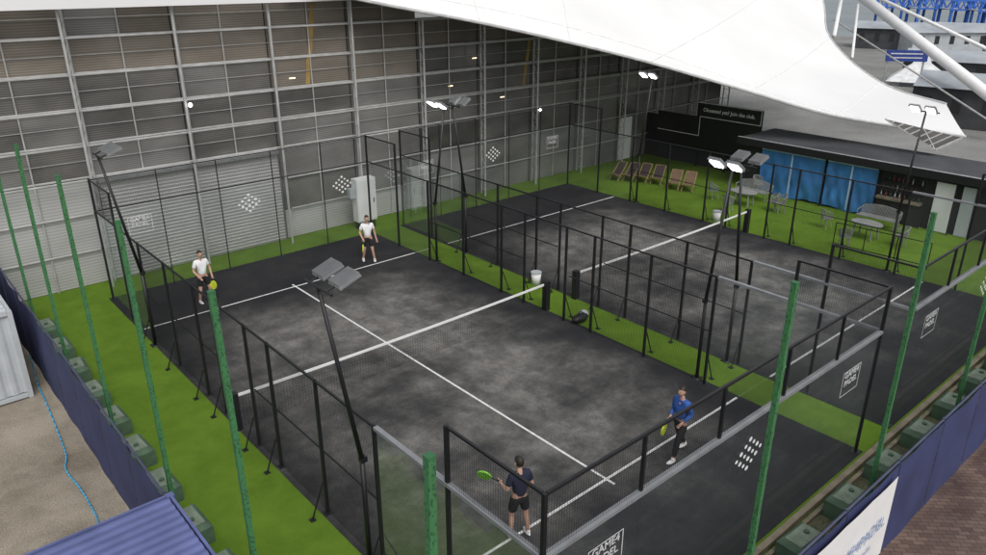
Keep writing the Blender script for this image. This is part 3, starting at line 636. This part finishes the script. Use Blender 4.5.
p=at(915,97); t=thing('marquee_tent','large white peaked tent behind the canopy tip','tent',p,.3)
MB().add([(-2.3,-2.3,1.4),(2.3,-2.3,1.4),(2.3,2.3,1.4),(-2.3,2.3,1.4),(-.7,-.7,2.7),(.7,-.7,2.7),(.7,.7,2.7),(-.7,.7,2.7),(0,0,4.2)],[(0,1,5,4),(1,2,6,5),(2,3,7,6),(3,0,4,7),(4,5,8),(5,6,8),(6,7,8),(7,4,8)]).build('tent_roof',MT['tent'],t)
for sx in (-2.2,2.2):
    for sy in (-2.2,2.2): MB().tube((sx,sy,0),(sx,sy,1.4),.06,6).build('pole',MT['galv'],t)
p=att(907,56,58); t=thing('blue_signboard','dark blue signboard with pale stripes standing beyond the canopy','sign',(p.x,p.y,0),-.9)
MB().box((-1.5,-.05,p.z-.42),(1.5,.05,p.z+.42)).build('board',MT['signb'],t)
for z in (-.18,.12): MB().box((-1.2,-.07,p.z+z),(1.1,-.052,p.z+z+.08)).build('stripe',MT['text'],t)
for s in (-1.3,1.3): MB().box((s-.06,.051,0),(s+.06,.15,p.z)).build('post',MT['galv'],t)
for i,(px,py) in enumerate(((893,31),(925,33),(957,35),(985,37))):
    p=at(px,py); t=thing('gantry',['blue steel gantry frame leftmost on the far quay','blue steel gantry frame second from left on the far quay','blue steel gantry frame third from left on the far quay','blue steel gantry frame rightmost on the far quay'][i],'gantry',p,-.8,'blue gantries on the quay')
    for sx in (-2.6,0,2.6):
        for sy in (-2,2): MB().box((sx-.16,sy-.16,0),(sx+.16,sy+.16,5.2)).build('leg',MT['farb'],t)
    for sy in (-2.2,2.2):
        mb=MB().bar((-3,sy,5.3),(3,sy,5.3),.22).bar((-3,sy,3.9),(3,sy,3.9),.22)
        for k in range(4): mb.bar((-3+k*1.5,sy,3.9),(-2.25+k*1.5,sy,5.3),.14).bar((-2.25+k*1.5,sy,5.3),(-1.5+k*1.5,sy,3.9),.14)
        mb.build('truss_beam',MT['farb'],t)
    MB().box((-3,-1.9,3.95),(3,1.9,4.05)).build('deck',MT['farroof'],t)
# ------------------------------------------------ people
def skin_mesh(name,verts,edges,root,m,sub=2):
    bm=bmesh.new(); ly=bm.verts.layers.skin.verify(); vs=[]
    for i,(p,rr) in enumerate(verts):
        v=bm.verts.new(p); v[ly].radius=rr if isinstance(rr,tuple) else (rr,rr); v[ly].use_root=(i==root); vs.append(v)
    for a,b in edges: bm.edges.new((vs[a],vs[b]))
    me=bpy.data.meshes.new(name); bm.to_mesh(me); bm.free()
    o=bpy.data.objects.new('tmp',me); C.objects.link(o)
    sk=o.modifiers.new('s','SKIN'); sk.use_smooth_shade=True; sb=o.modifiers.new('b','SUBSURF'); sb.levels=sub; sb.render_levels=sub
    dg=bpy.context.evaluated_depsgraph_get(); dg.update(); out=bpy.data.meshes.new_from_object(o.evaluated_get(dg)); bpy.data.objects.remove(o)
    out.materials.clear(); out.materials.append(m); out.name=name
    return out
def person(lab,loc,rz,J,top,bot,long_sleeve=False,trousers=False,hair='hair',skinm='skin',headturn=0):
    D=dict(pel=(0,0,.93),wai=(0,0,1.08),che=(0,.0,1.3),nec=(0,0,1.48),hd=(0,.015,1.57),
      sL=(-.18,0,1.42),eL=(-.25,-.03,1.15),wL=(-.24,.1,.92),sR=(.18,0,1.42),eR=(.25,-.03,1.15),wR=(.24,.1,.92),
      hL=(-.095,0,.9),kL=(-.11,.03,.5),aL=(-.12,-.02,.09),hR=(.095,0,.9),kR=(.11,.03,.5),aR=(.12,-.02,.09))
    D.update(J); D={k:V(v) for k,v in D.items()}
    t=thing('person',lab,'person',loc,rz)
    vs=[];ed=[];ix={}
    def av(k,p,rr,frm=None):
        ix[k]=len(vs); vs.append((tuple(p),rr))
        if frm: ed.append((ix[frm],ix[k]))
    av('pel',D['pel'],.12); av('wai',D['wai'],.105,'pel'); av('che',D['che'],.125,'wai'); av('nec',D['nec'],.055,'che'); av('hd',D['hd'],.055,'nec')
    for s in 'LR':
        av('s'+s,D['s'+s],.062,'che'); av('e'+s,D['e'+s],.042,'s'+s); av('w'+s,D['w'+s],.027,'e'+s)
        d=(D['w'+s]-D['e'+s]).normalized(); pm=D['w'+s]+d*.07; av('p'+s,pm,.034,'w'+s)
        sd=d.cross(V((0,1,0)) if abs(d.y)<.8 else V((1,0,0))).normalized(); cu=sd.cross(d)
        av('p2'+s,pm+d*.02,.03,'p'+s)
        for q,(o_,L) in enumerate(((-.027,.075),(-.009,.088),(.009,.083),(.027,.066))):
            b=pm+d*.025+sd*o_; av('f%d%s'%(q,s),b+d*L*.5,.009,'p2'+s); av('g%d%s'%(q,s),b+d*L*.8+cu*.03,.0075,'f%d%s'%(q,s))
        av('t1'+s,pm+cu*.035-d*.01,.011,'p'+s); av('t2'+s,pm+cu*.06+d*.03,.009,'t1'+s)
        av('h'+s,D['h'+s],.095,'pel'); av('k'+s,D['k'+s],.055,'h'+s); av('c'+s,D['k'+s].lerp(D['a'+s],.3)+V((0,-.012,0)),.056,'k'+s); av('a'+s,D['a'+s],.036,'c'+s); av('o'+s,D['a'+s]+V((0,.11,-.05)),.035,'a'+s)
    me=skin_mesh('body',vs,ed,0,MT[skinm])
    bm=bmesh.new(); bm.from_mesh(me)
    hc=D['hd']+V((0,.015,.1)); Rz=Matrix.Rotation(headturn,4,'Z')
    r_=bmesh.ops.create_uvsphere(bm,u_segments=20,v_segments=14,radius=1)
    for v in r_['verts']:
        p=v.co.copy(); q=V((p.x*.077,p.y*.096,p.z*.122))
        if p.z<-.2: q.x*=1-.25*(-p.z-.2); q.y+=.012*(-p.z)
        if p.y>.93 and -.35<p.z<.15: q.y+=.022*(1-abs(p.z+.12)*2.5)
        if p.y>.8 and abs(p.z+.55)<.12: q.y+=.006
        v.co=Rz@q+hc
    for s in (-1,1):
        r_=bmesh.ops.create_uvsphere(bm,u_segments=8,v_segments=6,radius=1)
        for v in r_['verts']: v.co=Rz@V((v.co.x*.012+s*.079,v.co.y*.02-.005,v.co.z*.033))+hc
    for fc in bm.faces: fc.smooth=True
    bm.to_mesh(me); bm.free()
    o=bpy.data.objects.new('body',me); C.objects.link(o); o.parent=t
    mb=MB()
    for s in (-1,1): mb.ball(Rz@V((s*.03,.088,.01))+hc,(.013,.008,.009),8,6)
    mb.build('eyes',MT['eye'],t,True)
    mb=MB().ball((0,0,0),(.084,.102,.115),18,12)
    nv=[]
    for p in mb.v:
        q=V(p)
        if q.y>.02: q.z=max(q.z,.045+.02*min(1,abs(q.y)*8))
        else: q.z=max(q.z,-.055)
        nv.append(tuple(Rz@(q+V((0,-.008,.016)))+hc))
    mb.v=nv; mb.build('hair',MT[hair],t,True)
    vs.clear();ed.clear();ix.clear()
    av('pel',D['pel'].lerp(D['wai'],.1),.142); av('wai',D['wai'],.132,'pel'); av('che',D['che'],.148,'wai'); av('nec',D['che'].lerp(D['nec'],.85),.068,'che')
    for s in 'LR':
        av('s'+s,D['s'+s],.078,'che')
        if long_sleeve: av('e'+s,D['e'+s],.056,'s'+s); av('w'+s,D['e'+s].lerp(D['w'+s],.93),.042,'e'+s)
        else: av('e'+s,D['s'+s].lerp(D['e'+s],.72),.064,'s'+s)
    o=bpy.data.objects.new('jacket' if long_sleeve else 'shirt',skin_mesh('shirt',vs,ed,0,MT[top])); C.objects.link(o); o.parent=t
    vs.clear();ed.clear();ix.clear()
    av('wai',D['pel'].lerp(D['wai'],.55),.12); av('pel',D['pel']+V((0,0,.03)),.138,'wai')
    for s in 'LR':
        av('h'+s,D['h'+s]+V((0,0,-.03)),.11,'pel')
        if trousers: av('k'+s,D['k'+s],.075,'h'+s); av('a'+s,D['k'+s].lerp(D['a'+s],.9),.055,'k'+s)
        else: av('k'+s,D['h'+s].lerp(D['k'+s],.82),.09,'h'+s)
    o=bpy.data.objects.new('trousers' if trousers else 'shorts',skin_mesh('shorts',vs,ed,1,MT[bot])); C.objects.link(o); o.parent=t
    for s in 'LR':
        a=D['a'+s]; MB().ball((a.x,a.y+.06,a.z-.045),(.052,.145,.045),12,8).ball((a.x,a.y,a.z),(.048,.055,.05),10,6).build('shoe',MT['shoe'],t,True)
    return t,D
def racket(lab,t,wrist,direc,nrm,m):
    Mx=Matrix.Translation(t.location)@Matrix.Rotation(t.rotation_euler.z,4,'Z')
    p=Mx@V(wrist); d=(Mx.to_3x3()@V(direc)).normalized(); n_=(Mx.to_3x3()@V(nrm)); s=d.cross(n_).normalized(); n_=s.cross(d)
    q=thing('padel_racket',lab,'racket',p)
    MB().tube((0,0,0),d*.16,.016,10).build('handle',MT['black'],q,True)
    mb=MB(); N=24; c=d*.31
    for sg_ in (-.018,.018):
        for i in range(N):
            a=2*math.pi*i/N; mb.v.append(tuple(c+d*math.cos(a)*.145+s*math.sin(a)*.13*(1-.12*max(0,-math.cos(a)))+n_*sg_))
    mb.f=[tuple(range(N))[::-1],tuple(range(N,2*N))]+[(i,(i+1)%N,N+(i+1)%N,N+i) for i in range(N)]
    mb.build('racket_face',m,q)
def face(dx,dy): return math.atan2(dy,dx)-H
p,D=person('player in white shirt and black shorts near the far left corner of the court',(2.2,17.7,.012),face(.1,-1),dict(wR=(.2,.2,.98),eR=(.27,.0,1.14),wL=(-.25,.12,.95),eL=(-.27,.0,1.16),kL=(-.16,.07,.5),kR=(.16,.07,.5),aL=(-.19,-.03,.09),aR=(.19,-.02,.09)),'tw','tk')
racket('yellow racket hanging by the thigh of the far left white shirted player',p,D['wL']+V((0,.05,-.05)),(.1,.15,-1),(1,.3,0),MT['yel'])
p,D=person('player in white shirt and black shorts standing behind the far service line at right',(8.2,17.35,.012),face(-.5,-1),dict(wR=(.2,.24,.98),eR=(.28,0,1.14),wL=(-.3,.05,.9),kL=(-.14,.1,.5),aL=(-.2,.04,.09),kR=(.14,.02,.5),aR=(.2,-.1,.09)),'tw','tk')
racket('yellow racket held low by the far right white shirted player',p,D['wR']+V((0,.07,-.03)),(.1,.5,-.8),(1,0,0),MT['yel'])
p,D=person('player in navy shirt and black shorts seen from behind at the near end',(2.42,3.0,.012),face(.3,1),dict(wL=(-.27,.22,1.14),eL=(-.26,-.02,1.14),wR=(.25,.12,.95),kL=(-.14,.05,.5),kR=(.14,.0,.5),aL=(-.17,0,.09),aR=(.17,-.06,.09)),'tn','tk',headturn=.15)
racket('lime green racket held out left by the navy shirted player',p,D['wL']+V((-.01,.06,.02)),(-.55,.3,.25),(.3,.8,.5),MT['lime'])
p,D=person('player in blue jacket and black trousers stepping sideways by the near glass wall',(6.85,2.55,.012),face(-1,.1),dict(pel=(0,0,.92),wai=(0,.01,1.08),che=(0,.03,1.3),nec=(0,.04,1.48),hd=(0,.06,1.57),sL=(-.18,.03,1.41),sR=(.18,.03,1.41),eL=(-.24,-.02,1.15),wL=(-.18,.17,1.0),eR=(.24,-.02,1.15),wR=(.16,.18,1.0),
  hL=(-.095,0,.89),hR=(.095,0,.89),kL=(-.12,.2,.5),aL=(-.13,.3,.09),kR=(.12,-.12,.5),aR=(.13,-.36,.11)),'tb','tk',True,True)
racket('yellow racket held at the waist of the player in the blue jacket',p,D['wR']+V((-.02,.05,.0)),(-.1,.3,-.2),(1,0,.3),MT['yel'])
